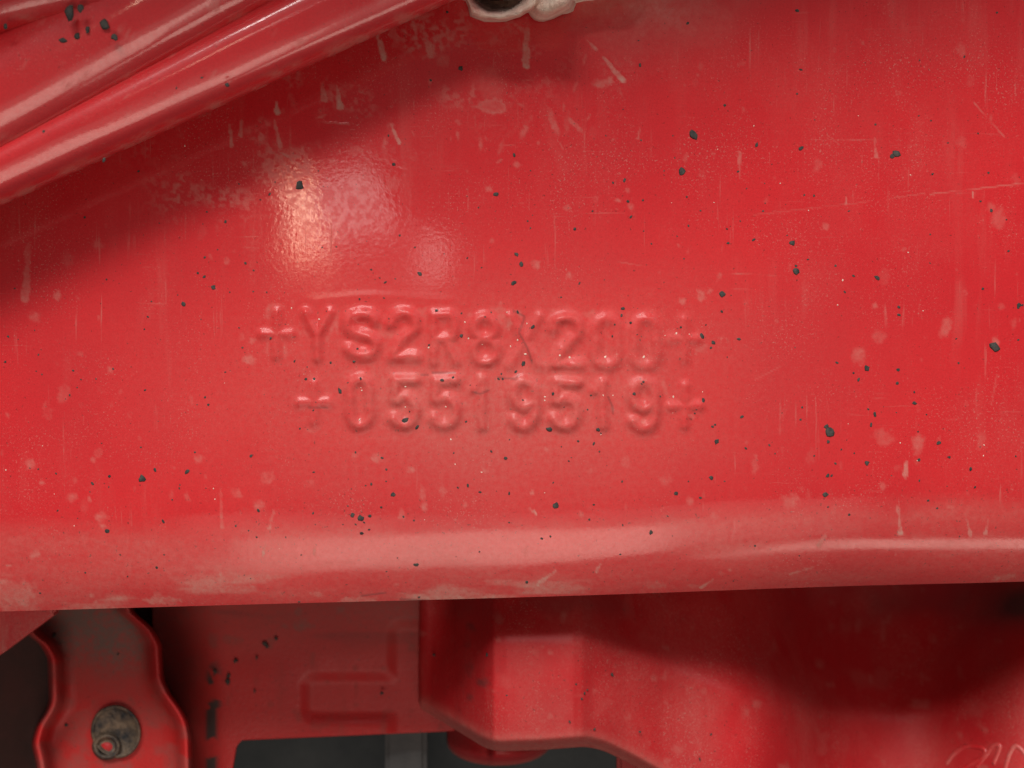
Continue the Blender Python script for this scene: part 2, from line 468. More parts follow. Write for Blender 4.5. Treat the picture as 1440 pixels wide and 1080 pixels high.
# many small faint splashes, denser low down and left of centre
for i in range(900):
    x = rng.uniform(-30, 1470); y = rng.uniform(-20, 858)
    dens = 0.30 + 0.55 * min(1, max(0, (y - 300) / 400))
    if rng.random() > dens: continue
    s = rng.gamma(1.6, 1.5) + 1.0
    blob(x, y, s * rng.uniform(.6, 1.1), s * rng.uniform(.8, 1.8), rng.uniform(.08, .32), rng.uniform(-.4, .4), rim=rng.choice([0, 0, 0, .6]), seed=i)
for i in range(150):
    x = rng.uniform(250, 900); y = rng.uniform(20, 230)
    if y < 290 - .453 * x + 15: continue
    s = rng.gamma(1.3, 1.2) + .9
    blob(x, y, s * .6, s * rng.uniform(.8, 2.6), rng.uniform(.08, .42), rng.normal(0, .45), seed=i)
# film of fine dust with brushed texture under the spring, and along the lower bend
fz = sstep(0.45, 0.8, vnoise(UU, PY, 46, 71, 4)) * np.exp(-((PY - (330 - .42 * UU)) / 110.0) ** 2) * sstep(120, 300, UU) * (1 - sstep(900, 1080, UU))
DU = np.maximum(DU, 0.38 * fz * sstep(.35, .7, vnoise(UU, PY, 5, 72, 2)))
fz = sstep(0.42, 0.72, vnoise(UU, PY, 26, 73, 4, ax=6)) * sstep(770, 855, PY - SL * UU) * (1 - sstep(650, 1050, UU))
DU = np.maximum(DU, 0.55 * fz)
DU = np.maximum(DU, .17 * sstep(715, 770, PY - SL * UU) * (.35 + vnoise(UU, PY, 24, 79, 3, ax=4)))
# general bloom in the middle of the web, paler and less glossy
bloom = np.exp(-((UU - 680) / 400.0) ** 2 - ((PY - 555) / 165.0) ** 2) * (0.5 + 0.7 * vnoise(UU, PY, 140, 75, 3))
DU = np.maximum(DU, np.minimum(0.27, 0.27 * bloom))
dirt = np.exp(-((UU - 905) / 120.0) ** 2 - ((PY + 10) / 70.0) ** 2) * vnoise(UU, PY, 30, 76, 3)
DU = np.maximum(DU, 0.5 * dirt)
# long scratch on the right and hair scratches
def scratch(x0, y0, x1, y1, w, val, breaks=True):
    win = window(min(x0, x1) - 6, max(x0, x1) + 6, min(y0, y1) - 6, max(y0, y1) + 6)
    if win is None: return
    X = UU[win]; Y = PY[win]
    d, t = seg_dist(X, Y, (x0, y0), (x1, y1))
    k = 1 - sstep(0.5 * w, 1.3 * w, d)
    if breaks: k = k * sstep(.25, .55, vnoise(X, Y, 40, 81, 2))
    DU[win] = np.maximum(DU[win], val * k)
    Hh[win] -= 0.12 * k
scratch(1060, 302, 1190, 287, 1.1, .12); scratch(1188, 288, 1300, 272, 1.1, .16); scratch(1308, 273, 1445, 257, 1.1, .28)
scratch(1370, 145, 1412, 192, 1.4, .22); scratch(1190, 278, 1189, 288, 1.3, .4, False); scratch(1368, 270, 1368, 277, 1.3, .5, False)
for i in range(22):
    x = rng.uniform(0, 1440); y = rng.uniform(150, 850); a = rng.normal(0, .35) + (math.pi / 2 if rng.random() < .3 else 0); L = rng.uniform(10, 60)
    scratch(x, y, x + L * math.cos(a), y + L * math.sin(a), 1.2, rng.uniform(.06, .2))
# hair cracks in the stamped paint
for pl in [[(722, 437), (738, 445), (730, 468), (742, 490), (748, 510)], [(700, 531), (725, 533), (730, 526)], [(608, 524), (640, 524)], [(593, 527), (602, 527)], [(665, 551), (675, 554), (687, 549)],
           [(855, 558), (861, 571), (862, 582)], [(434, 573), (460, 573)], [(600, 850), (560, 848)], [(505, 843), (540, 838)]]:
    for a, b in zip(pl[:-1], pl[1:]):
        win = window(min(a[0], b[0]) - 6, max(a[0], b[0]) + 6, min(a[1], b[1]) - 6, max(a[1], b[1]) + 6)
        d, t = seg_dist(UU[win], PY[win], a, b)
        GR[win] = np.maximum(GR[win], .42 * (1 - sstep(.6, 2.2, d)))
DU = np.clip(DU, 0, .85)
# the stamped field is rubbed matt
MT = .90 * sstep(300, 365, UU) * (1 - sstep(970, 1070, UU)) * sstep(395, 430, PY) * (1 - sstep(605, 670, PY)) * (.80 + .35 * vnoise(UU, PY, 60, 77, 3))
# scuffed spot left above the stamp
MT = np.maximum(MT, .50 * sstep(.42, .62, vnoise(UU, PY, 4.5, 78, 3)) * np.exp(-((UU - 490) / 150.0) ** 2 - ((PY - 305) / 85.0) ** 2))
MT = np.maximum(MT, .75 * np.exp(-((PY - (345 - .44 * UU)) / 75.0) ** 2) * (1 - sstep(420, 620, UU)))
MT = np.clip(MT, 0, .92)

yd = np.zeros_like(UU)
zc = PY.copy()
yd[:nflat] = -Hh[:nflat] / PPM
# bend: leave the plane along the arc, keep the relief normal to the surface
AM = R(28) + R(16) * sstep(700, 1250, Ub)          # the bend closes further towards the right
TB = (Vb - (EDGE0 - RAD)) / RAD
A = AM * TB ** 1.5
_t = np.vstack([np.zeros((1, Ub.shape[1])), TB]); _a = np.tan(np.vstack([np.zeros((1, Ub.shape[1])), A]))
YB = np.cumsum((_t[1:] - _t[:-1]) * (_a[1:] + _a[:-1]) / 2, axis=0) * RAD / PPM
hb = Hh[nflat:] / PPM
yd[nflat:] = YB - hb * np.cos(A)
body = np.stack([(UU - 720) / PPM, yd, (540 - zc) / PPM], axis=-1)
body[nflat:, :, 2] -= hb * np.sin(A)
# rest of the channel section: lower flange, its lip, inside faces, upper flange
x1d = (ux - 720) / PPM
def row(py, y):
    return np.stack([x1d, np.full_like(x1d, y), (540 - (py + SL * ux)) / PPM], axis=-1)[None]
T = 0.0075
r_ = RAD / PPM
topy = -560.0
rows = [body,
        row(EDGE0, .0275), row(EDGE0, .080), row(EDGE0 - 2, .0805), row(EDGE0 - T * PPM, .0805), row(EDGE0 - T * PPM, .03), row(EDGE0 - T * PPM - 30, T + .003), row(EDGE0 - T * PPM - 80, T),
        row(topy - 20, T), row(topy - 60, .03), row(topy - 60, .0805), row(topy - 60 - T * PPM, .0805), row(topy - 60 - T * PPM, r_ + .02), row(topy - 60 - T * PPM, r_),
        row(topy - 60 - T * PPM + .12 * RAD, .5 * r_), row(topy - 60 - T * PPM + .45 * RAD, .12 * r_), row(topy - 10, .02 * r_)]
allv = np.concatenate(rows, axis=0)
pad = np.zeros((allv.shape[0] - UU.shape[0], len(ux)))
rail = empty('frame_rail', (0, 0.04, (540 - EDGE0) / PPM))
tag(rail, 'glossy red chassis rail stamped with a two-row number, dusty and chipped', 'chassis rail')
me = grid_mesh('rail_section', allv, {'dust': np.vstack([DU, pad]), 'grime_shade': np.vstack([GR, pad]), 'matt': np.vstack([MT, pad])}, close_v=True)
link('rail_section', me, M_WEB, rail)

# ---------------------------------------------------------------- chips and tar spots on the rail
SPOTS = """1121 15 3,967 33 2.5,898 57 1.5,900 92 3,1126 98 2.5,1356 80 2,1293 85 1.5,1402 18 2,1121 132 2,1019 148 2.5,975 190 7,1064 204 3.5,1126 209 4,959 241 6,1260 216 6,1255 220 4,
878 254 3,862 257 2,1038 241 2,723 218 3,746 240 1.5,1231 175 2,1292 163 1.5,1309 170 1.5,1333 201 1.5,1390 243 2,852 191 1.5,949 222 1.5,1050 265 1.2,966 277 2,833 297 2,887 305 3,883 283 2.5,904 282 2,
808 322 3,742 311 1.5,746 321 1.5,1073 297 1.7,1076 286 1.3,1041 311 1.5,1022 322 1.7,1024 342 2.5,1060 337 2.5,1114 342 4.5,1107 331 1.5,1120 381 5.5,1119 374 2.5,1016 414 4.5,1015 438 2.5,1200 388 2.5,1175 374 2,
1233 391 4,1382 406 2.5,1418 353 2,1394 296 3,1308 370 1.5,1264 432 3,1264 443 2.5,1433 430 4,876 434 3,874 444 2.5,987 473 4,1003 482 3.5,1000 489 2.5,1039 477 3,1398 488 8,1432 478 2,1219 518 5,1177 510 2.5,
1263 520 3,1207 534 3,1262 539 3,726 358 3.5,733 372 4,722 398 4,861 473 1.5,750 459 2.5,789 418 1.7,962 364 1.5,952 332 1.3,916 343 1.5,905 325 1.3,736 511 4,195 241 2,421 261 7,379 273 2.5,317 312 2.5,291 298 1.5,
285 315 1.2,288 362 2.5,306 351 1.5,300 404 4,287 389 3,278 384 2,258 428 4,345 370 2.5,323 411 1.5,213 424 1.5,203 463 1.5,54 499 1.7,114 534 1.5,135 533 1.5,554 231 3,698 273 4,673 292 1.5,590 385 3.5,522 379 2,
542 397 2.5,556 392 1.5,534 391 1.5,540 419 1.7,375 411 1.5,657 363 1.7,629 17 2.5,648 96 4,606 113 2,473 347 1.5,453 348 1.5,336 461 1.5,341 489 2,430 533 2.5,79 666 2,130 680 3,154 670 3,153 685 1.7,200 673 6,
218 661 3,263 663 4,198 629 1.7,274 636 2,353 641 3,253 682 1.5,81 718 2,150 747 4,229 733 3,242 703 1.5,229 781 2.5,217 800 3,167 781 1.7,116 807 1.7,175 813 1.7,155 821 1.2,363 718 3,360 756 2,331 740 1.7,360 734 1.5,
401 756 1.5,422 782 2.5,441 664 2,440 722 2.5,415 852 2,273 832 2,553 696 4,658 683 3,644 686 2,675 692 2,716 694 2.5,711 645 3,691 635 2,638 637 1.5,543 677 1.7,514 683 1.5,782 711 5,835 710 2,829 731 2,716 735 2,
707 755 2.2,674 777 2,637 782 2.2,640 786 1.5,584 796 4,582 732 2,567 727 2,482 738 1.7,762 758 2.5,774 755 2,916 749 3.5,876 739 2,873 781 2,741 822 3,822 800 1.7,875 677 2,843 635 1.7,835 624 2.5,542 806 1.5,
528 797 1.3,535 804 1.2,558 786 1.5,537 644 2.5,500 636 2,495 725 4,507 729 5,520 726 3,500 738 2,508 750 3,519 745 2,512 735 2,1166 608 8,1162 600 4,1165 621 3,1219 651 4,1164 669 3.2,1169 669 2.4,1161 696 4.5,1145 641 2,
1175 652 2,1000 672 3.5,951 694 3.5,985 700 2.5,1008 621 4,989 563 3.5,977 581 2.5,1043 586 3,1002 600 2,1126 590 2.2,1128 573 2,1230 583 3.5,1225 597 3,1286 567 3.5,1320 623 3.5,1335 643 2.5,1292 647 3,1365 660 3,
1293 676 2,1306 704 2.5,1319 715 2.5,1195 724 2.5,1165 713 2,1225 729 1.5,1188 735 1.5,1195 756 1.7,1064 769 2.5,1128 784 2.5,1012 780 1.7,956 787 1.7,942 805 2,939 726 2,968 677 1.5,1082 626 2,1090 638 1.5,1019 677 1.5,
1303 583 1.5,1291 607 1.5,1183 632 1.7,478 550 4,570 592 5,586 600 3.5,622 535 3,637 531 2,728 439 2.5,749 460 2.8,725 523 2.3,705 526 2,701 533 2,707 533 2,735 512 3,774 603 4.5,648 472 3.5,604 485 2,614 437 2.5,
778 554 2.5,792 572 2.5,826 576 1.5,842 604 3.5,845 609 2,891 554 3,927 557 2,979 575 2.2,965 604 2,1002 600 2.2,508 533 2.4,441 577 1.7,442 533 2.5,381 475 2.5,498 508 3,519 508 2,414 508 2.2,895 471 1.6,899 478 1.8,901 473 1.5,
655 593 2,735 563 2,832 555 2.5""".replace('\n', '').split(',')
SPOTS = [tuple(float(t) for t in s.split()) for s in SPOTS]


def surf(px, py):
    """point and outward normal on the rail's outer face"""
    v = py - SL * px
    if v <= EDGE0 - RAD:
        c = int(np.clip(np.searchsorted(ux, px), 0, len(ux) - 1)); r = int(np.clip(np.searchsorted(vy_flat, v), 0, nflat - 1))
        return Vector(((px - 720) / PPM, -Hh[r, c] / PPM, (540 - py) / PPM)), Vector((0, -1, 0))
    t = min(1.0, (v - (EDGE0 - RAD)) / RAD)
    r = int(round(nflat + np.searchsorted(bend_py, v))); r = min(r, len(PY) - 1)
    c = int(np.clip(np.searchsorted(ux, px), 0, len(ux) - 1)); a = float(A[r - nflat, c])
    return Vector(((px - 720) / PPM, float(yd[r, c]), (540 - py) / PPM)), Vector((0, -math.cos(a), -math.sin(a)))


def chip(bm, px, py, rp, seed, tall=0.22, surf_fn=surf):
    """low irregular crust: two rings and a crown"""
    rr = random.Random(seed)
    c, n = surf_fn(px, py)
    t = Vector((1, 0, 0)); b = n.cross(t).normalized(); t = b.cross(n)
    rad = rp / PPM
    k = 9 if rp > 3 else 6
    el = rr.uniform(.75, 1.3); ro = rr.uniform(0, 3.14)
    ring = []
    rs = [rr.uniform(.72, 1.25) for _ in range(k)]
    for f, h in ((1.0, -.08), (.72, tall), ):
        vs = []
        for i in range(k):
            a = 2 * math.pi * i / k
            x = math.cos(a) * rs[i] * f * el; y = math.sin(a) * rs[i] * f / el
            x, y = x * math.cos(ro) - y * math.sin(ro), x * math.sin(ro) + y * math.cos(ro)
            vs.append(bm.verts.new(c + t * (x * rad) + b * (y * rad) + n * (h * rad * rr.uniform(.7, 1.2) if h > 0 else h * rad)))
        ring.append(vs)
    top = bm.verts.new(c + n * (tall * 1.25 * rad))
    for i in range(k):
        j = (i + 1) % k
        bm.faces.new((ring[0][i], ring[0][j], ring[1][j], ring[1][i]))
        bm.faces.new((ring[1][i], ring[1][j], top))


big = [s for s in SPOTS if s[2] >= 4.5]
small = [s for s in SPOTS if s[2] < 4.5]
for i, (x, y, r) in enumerate(big):
    bm = bmesh.new(); chip(bm, x, y, r, i)
    bmesh.ops.recalc_face_normals(bm, faces=bm.faces)
    me = bpy.data.meshes.new('tar_spot'); bm.to_mesh(me); bm.free()
    link('tar_spot', me, M_TAR, rail, smooth=False)
bm = bmesh.new()
for i, (x, y, r) in enumerate(small):
    chip(bm, x, y, r * .95, 100 + i)
for i in range(260):
    x = rng.uniform(0, 1440); y = rng.uniform(120, 845)
    if rng.random() > .35 + .65 * sstep(150, 420, y): continue
    if y < 300 - .45 * x: continue
    chip(bm, x, y, min(2.0, rng.gamma(2.5, .35) + .35), 1000 + i)
me = bpy.data.meshes.new('tar_specks'); bm.to_mesh(me); bm.free()
tag(link('tar_specks', me, M_TAR, rail, smooth=False), kind='stuff')
# glints of light, put in as pale raised specks
bm = bmesh.new()
PALE = [(1060, 177, 1.8), (801, 503, 3), (851, 502, 3.4), (905, 502, 3.2), (787, 500, 3), (741, 455, 2), (728, 478, 2.6), (739, 498, 3), (718, 487, 2), (713, 439, 1.8), (766, 558, 2), (766, 563, 2.2), (506, 590, 2.5), (509, 549, 1.8), (508, 545, 1.6),
        (570, 543, 3), (570, 572, 1.8), (627, 572, 2), (848, 556, 1.8), (862, 556, 1.6), (947, 558, 2.5), (946, 580, 2), (896, 604, 1.6), (951, 469, 2.2), (969, 470, 1.8), (935, 472, 1.6), (603, 489, 2.2), (654, 453, 2), (659, 476, 2), (678, 484, 2.2),
        (410, 433, 2), (449, 449, 2), (634, 597, 1.8), (634, 618, 2), (1277, 355, 2.2), (1185, 394, 2.4), (1178, 429, 1.8), (1298, 437, 1.6), (1137, 296, 1.6), (1009, 210, 1.5), (1207, 163, 1.3), (1280, 246, 1.4), (300, 687, 1.8), (8, 661, 2), (302, 702, 1.6),
        (223, 825, 2), (60, 627, 1.3), (677, 664, 2), (640, 653, 1.6), (766, 693, 1.6), (597, 731, 1.4), (1002, 835, 1.5), (1266, 623, 1.8), (1384, 626, 2), (1383, 641, 2), (1290, 648, 1.6), (1205, 826, 2), (845, 611, 1.8), (988, 551, 1.4), (987, 472, 1.3)]
for i, (x, y, r) in enumerate(PALE): chip(bm, x, y, r * .62, 5000 + i, .3)
for i in range(10):
    chip(bm, rng.uniform(0, 1440), rng.uniform(160, 850), rng.uniform(.5, 1.2), 6000 + i, .3)
me = bpy.data.meshes.new('glint_specks'); bm.to_mesh(me); bm.free()
tag(link('glint_specks', me, M_PALE, rail, smooth=False), kind='stuff')

# ------------------------------------------------------------------ leaf spring crossing the upper left
def bar(name, edge, up, depth, thick, power, x0, x1, parent, mat, seed, lean=0.0):
    """long rounded bar: edge(x) its lower outline, up(x) its height in px, depth(x) of its front, thick in m"""
    xs = np.linspace(x0, x1, 260)
    k = 84
    ths = np.linspace(0, 2 * math.pi, k, endpoint=False)
    V = np.zeros((k, len(xs), 3)); du = np.zeros((k, len(xs))); gr = np.zeros((k, len(xs)))
    for j, th in enumerate(ths):
        c, s = math.cos(th), math.sin(th)
        a = abs(c) ** (2 / power) * (1 if c > 0 else -1); b_ = abs(s) ** (2 / power) * (1 if s > 0 else -1)
        e = edge(xs); h = up(xs); dp = depth(xs)
        y = dp + thick * 0.5 * (1 - a)                     # a = 1 front
        py = e - h * 0.5 * (1 + b_)                        # b = 1 upper side
        f = (1 + b_) / 2
        y = y + lean * (1 - f)                             # the face leans downwards
        V[j] = PA(xs, py, y + (vnoise(xs, py, 90, seed, 2) - .5) * 0.0002)
        f = (1 + b_) / 2
        du[j] = 0.55 * sstep(.45, .75, vnoise(xs, py * 3, 34, seed + 1, 4)) * max(0, 1 - f * 5.5) + .22 * sstep(.72, .85, vnoise(xs, py * 2, 30, seed + 2, 3))
    o = link(name, grid_mesh(name, V, {'dust': du, 'grime_shade': gr}, close_v=True), mat, parent)
    return o


spring = empty('leaf_spring', P(200, 150, -0.02))
tag(spring, 'red painted leaf spring running diagonally across the upper left corner', 'leaf spring')
bar('lower_leaf', lambda x: 290 - .453 * x, lambda x: 92 + .075 * x, lambda x: -0.0215 + 0 * x, 0.0130, 2.7, -700, 1150, spring, M_LEAF, 201, .0036)
bar('upper_leaf', lambda x: 237 - .56 * x, lambda x: 212 + .05 * x, lambda x: -0.0255 + 0 * x, 0.020, 2.3, -700, 1000, spring, M_LEAF, 211, .0042)
bar('spring_clip', lambda x: 55 - .235 * x, lambda x: 200 + 0 * x, lambda x: -0.0262 + 0 * x, 0.024, 3.0, -420, 480, spring, M_LEAF, 221)


def leaf_surf_factory(depth):
    def f(px, py):
        return P(px, py, depth), Vector((0, -1, 0))
    return f


for (x, y, r, dep) in [(98, 17, 12, -.0263), (113, 11, 8, -.0263), (147, 34, 9, -.0240), (123, 42, 5, -.0240), (161, 52, 7, -.0244), (88, 57, 7, -.0238), (108, 50, 6, -.0238), (8, 37, 5, -.0263), (319, 119, 4.5, -.0216), (284, 109, 2.6, -.0212), (248, 124, 2.2, -.0212), (146, 225, 4, -.0190), (61, 185, 3, -.0238)]:
    bm = bmesh.new(); chip(bm, x, y, .75 * r * (D + dep) / D, int(x * 7), .2, leaf_surf_factory(dep))
    bmesh.ops.recalc_face_normals(bm, faces=bm.faces)
    me = bpy.data.meshes.new('tar_spot'); bm.to_mesh(me); bm.free()
    link('tar_spot', me, M_TAR, spring, smooth=False)

# ------------------------------------------------------------------ dusty lug at the top edge
def lathe(name, prof, mat, parent, n=40, axis_at=None, sx=1.0, sz=1.0, rot=0.0, lump=0.0):
    """prof: list of (radius px, depth m); axis along y through photo pixel axis_at"""
    V = np.zeros((len(prof), n + 1, 3))
    for i, (r, y) in enumerate(prof):
        for j in range(n + 1):
            a = 2 * math.pi * j / n
            x = r * math.cos(a) * sx; z = r * math.sin(a) * sz
            x, z = x * math.cos(rot) - z * math.sin(rot), x * math.sin(rot) + z * math.cos(rot)
            if lump:
                q_ = float(vnoise(np.array([x + axis_at[0]]), np.array([z + 300.0]), 26, 91, 2)[0]) - .5
                x *= 1 + lump * q_; z *= 1 + lump * q_; y = y + q_ * lump * .006
            V[i, j] = P(axis_at[0] + x, axis_at[1] - z, y)
    me = grid_mesh(name, V)
    bm = bmesh.new(); bm.from_mesh(me); bmesh.ops.remove_doubles(bm, verts=bm.verts, dist=1e-6)
    bmesh.ops.recalc_face_normals(bm, faces=bm.faces); bm.to_mesh(me); bm.free()
    return link(name, me, mat, parent)


lug = empty('clamp_lug', P(720, -20, 0))
tag(lug, 'dusty tan clamp lug with a dark hole at the top edge', 'clamp')
lathe('eye', [(31, -.011), (35, -.0135), (48, -.0140), (57, -.0125), (61, -.010), (64, 0.0005)], M_CASTING, lug, axis_at=(702, -31), sx=1.05, sz=1.0, lump=.35)
lathe('hole', [(34, -.0115), (33, -.006), (0.01, -.0058)], M_BLACK, lug, axis_at=(696, -33), sx=1.0)
lathe('rib', [(0.01, -.0125), (14, -.012), (28, -.009), (36, -.004), (39, .0005)], M_CASTING, lug, axis_at=(772, -12), sx=1.15, sz=1.0, rot=R(30), lump=.5)
lathe('foot', [(0.01, -.009), (40, -.0085), (90, -.006), (112, -.002), (116, .0005)], M_CASTING, lug, axis_at=(800, -28), sx=1.15, sz=.30, rot=R(5), lump=.5)

# ------------------------------------------------------------------ pressed cover below the rail, right
ck = np.array([(570, 62), (584, 60), (590, 42), (606, 39), (640, 30), (682, 15.5), (694, 12.6), (712, 12), (760, 11.6), (806, 11.2), (819, 11.8), (834, 13.5), (880, 17.5), (932, 21), (948, 21.6), (1000, 22.5), (1040, 25), (1080, 32), (1120, 43), (1170, 56), (1240, 60), (1310, 58), (1370, 50), (1430, 41), (1520, 36), (1900, 36)], float)
ek = np.array([(570, 985), (590, 996), (640, 1026), (682, 1052), (700, 1057), (760, 1055), (825, 1050), (850, 1056), (890, 1076), (940, 1105), (1000, 1130), (1150, 1150), (1300, 1160), (1900, 1160)], float)


def smooth_interp(x, k, w=5.0):
    x = np.asarray(x, float); o = np.zeros_like(x)
    ws = 0
    for d in np.linspace(-1, 1, 9):
        g = math.exp(-2 * d * d); o += g * np.interp(x + d * w, k[:, 0], k[:, 1]); ws += g
    return o / ws


xs = np.concatenate([np.arange(572, 960, 2.0), np.arange(960, 1480, 4.0), np.linspace(1490, 1900, 30)])
ts = np.concatenate([np.linspace(0, .86, 52), np.linspace(.875, 1.0, 16)])
X, Tt = np.meshgrid(xs, ts)
bot = smooth_interp(X, ek, 14)
dep = .006 + np.where(X > 990, smooth_interp(X, ck, 34), smooth_interp(X, ck, 3)) / 1000
PYc = 770 + (bot - 770) * Tt
# the lower border rolls back into a rounded rim
roll = sstep(.93, 1.0, Tt)
dep = dep + roll ** 2 * 0.006
dep = dep + (vnoise(X, PYc, 120, 301, 2) - .5) * .0016
# made-up fold along the rail's shadow edge, leaning back to turn dark
shade_fold = smooth_interp(X, np.array([(560, 960), (600, 960), (660, 912), (690, 900), (825, 900), (900, 926), (980, 955), (1060, 985), (1150, 1004), (1260, 1008), (1340, 985), (1420, 940), (1500, 905), (1900, 900)], float), 12)
ov = shade_fold - PYc
ov = np.where(ov > 14, ov, np.where(ov < -14, 0, (ov + 14) ** 2 / 56))
dep = dep + ov / PPM * .75 * sstep(596, 640, X)
# the hollow at the right leans forward towards its lower border
dep = dep - (PYc - 850) / PPM * .24 * sstep(960, 1120, X)
du = .09 * sstep(.62, .82, vnoise(X, PYc, 34, 311, 3)) * sstep(.50, .60, vnoise(X, PYc, 130, 313, 2)) + .16 * sstep(.72, .85, vnoise(X, PYc, 18, 312, 2))
du = np.maximum(du, .30 * sstep(.86, 1, Tt))
gr = .55 * sstep(.6, .8, vnoise(X, PYc, 20, 315, 3)) * np.exp(-((X - 672) / 22.0) ** 2) + .3 * np.exp(-((PYc - 850) / 22.0) ** 2) * sstep(.35, .7, vnoise(X, PYc, 60, 316, 3)) + .8 * sstep(1330, 1440, X) * np.exp(-((PYc - 850) / 34.0) ** 2)  # the band along the rail is real grime and painted shade together
cover = empty('pressed_cover', P(760, 1055, .012))
tag(cover, 'red pressed metal cover with a boxy bulge under the rail, right', 'cover')
o = link('cover_shell', grid_mesh('cover_shell', PA(X, PYc, dep), {'dust': du, 'grime_shade': np.clip(gr, 0, .9)}), M_COVER, cover)
md = o.modifiers.new('thickness', 'SOLIDIFY'); md.thickness = .0016; md.offset = -1


def cover_surf(px, py):
    d = float(smooth_interp(np.array([px]), ck, 6)[0]) / 1000 + .0056
    return P(px, py, d), Vector((0, -1, 0))


bm = bmesh.new()
for i, (x, y, r) in enumerate([(686, 921, 3.5), (610, 921, 2.6), (714, 943, 1.8), (713, 978, 2), (716, 922, 1.8), (755, 951, 1.6), (799, 963, 2), (810, 962, 2), (822, 975, 2), (818, 983, 1.8), (861, 949, 2.6), (801, 1015, 2), (826, 970, 1.5), (836, 1026, 2), (900, 1029, 2), (1071, 1067, 4.5), (1033, 1036, 2), (1000, 1033, 1.8), (984, 1067, 2), (1206, 1015, 5), (1200, 1013, 4), (1430, 950, 3), (736, 992, 1.5), (780, 947, 1.3)]):
    chip(bm, x, y, r, 8000 + i, .25, cover_surf)
me = bpy.data.meshes.new('tar_specks'); bm.to_mesh(me); bm.free()
tag(link('tar_specks', me, M_TAR, cover, smooth=False), kind='stuff')

# cup under the bulge
cup = empty('drain_cup', P(700, 1050, .035))
tag(cup, 'red rounded cup lip showing beneath the boxy bulge of the cover', 'cup')
xs = np.linspace(628, 776, 60); ts = np.linspace(0, 1, 40)
X, Tt = np.meshgrid(xs, ts)
q = np.clip(1 - ((X - 702) / 74.5) ** 2, 0, 1)
bot = 1036 + 41 * q ** .42
PYq = 985 + (bot - 985) * Tt
dep = .044 + .020 * (1 - q) ** 1.2 + .010 * sstep(.80, 1, Tt) ** 2 + .004 * sstep(-6, 6, 690 - X)
o = link('cup_wall', grid_mesh('cup_wall', PA(X, PYq, dep), {'dust': .25 * sstep(.9, 1, Tt), 'grime_shade': 0 * X}), M_COVER, cup)
md = o.modifiers.new('thickness', 'SOLIDIFY'); md.thickness = .0015; md.offset = -1

# ------------------------------------------------------------------ back panel with pressed step, left of the cover
xs = np.arange(214, 640, 2.5)
ts = np.linspace(0, 1, 130)
X, Tt = np.meshgrid(xs, ts)
bot = np.interp(X, [214, 270, 322, 332, 340, 640], [1140, 1140, 1110, 1050, 1041, 1028])
PYp = 790 + (bot - 790) * Tt


def box_sd(x, y, x0, x1, y0, y1, r):
    cx, cy = (x0 + x1) / 2, (y0 + y1) / 2
    qx = np.abs(x - cx) - (x1 - x0) / 2 + r; qy = np.abs(y - cy) - (y1 - y0) / 2 + r
    return np.hypot(np.maximum(qx, 0), np.maximum(qy, 0)) + np.minimum(np.maximum(qx, qy), 0) - r


s1 = box_sd(X, PYp, 550, 760, 876, 1400, 18)
s2 = box_sd(X, PYp, 428, 620, 951, 1012, 16)
k_ = 10.0
hmin = np.clip(.5 + .5 * (s2 - s1) / k_, 0, 1)
sd = s2 * (1 - hmin) + s1 * hmin - k_ * hmin * (1 - hmin)
dep = .052 + .005 * (1 - sstep(214, 330, X)) ** 2
dep = dep + .0011 * (1 - sstep(-12, 10, sd))
dep = dep + (vnoise(X, PYp, 80, 401, 2, ax=3) - .5) * .0009
du = .55 * (1 - sstep(850, 960, PYp)) * (.6 + .5 * vnoise(X, PYp, 40, 403, 3, ax=2)) + .3 * sstep(.7, .85, vnoise(X, PYp, 20, 404, 2))
du = np.maximum(du, .75 * (1 - sstep(215, 330, X)) * (.5 + .7 * vnoise(X, PYp, 50, 410, 3)))
gr = .34 * (1 - sstep(235, 330, X + 40 * (vnoise(X, PYp, 30, 405, 3) - .5))) * (1 - .55 * sstep(950, 1060, PYp))
flk = sstep(.60, .66, vnoise(X, PYp, 18, 407, 3)) * np.exp(-((X - 300) / 10.0) ** 2) * sstep(915, 960, PYp)
flk = np.maximum(flk, sstep(.48, .53, vnoise(X, PYp, 24, 408, 3)) * np.exp(-((X - 297) / 7.0) ** 2) * sstep(975, 1000, PYp) * 1.2)
gr = np.clip(np.maximum(gr, .97 * np.clip(flk * 1.4, 0, 1)), 0, .97)
gr = np.maximum(gr, .35 * sstep(.55, .75, vnoise(X, PYp, 14, 409, 2, ax=9)) * (1 - sstep(860, 940, PYp)))
panel = empty('back_panel', P(450, 1040, .052))
tag(panel, 'dim red back panel with a pressed step and slot, left of the cover', 'panel')
o = link('panel_sheet', grid_mesh('panel_sheet', PA(X, PYp, dep), {'dust': du, 'grime_shade': gr}), M_BRACKET, panel)
md = o.modifiers.new('thickness', 'SOLIDIFY'); md.thickness = .0015; md.offset = -1


def panel_surf(px, py):
    return P(px, py, .0517), Vector((0, -1, 0))


bm = bmesh.new()
for i, (x, y, r) in enumerate([(372, 905, 4), (375, 908, 4), (388, 898, 3), (361, 925, 3), (331, 929, 4), (320, 959, 5), (321, 950, 4), (358, 972, 3), (537, 975, 3), (302, 944, 3)]):
    chip(bm, x, y, r, 8500 + i, .15, panel_surf)
me = bpy.data.meshes.new('tar_specks'); bm.to_mesh(me); bm.free()
tag(link('tar_specks', me, M_TAR, panel, smooth=False), kind='stuff')

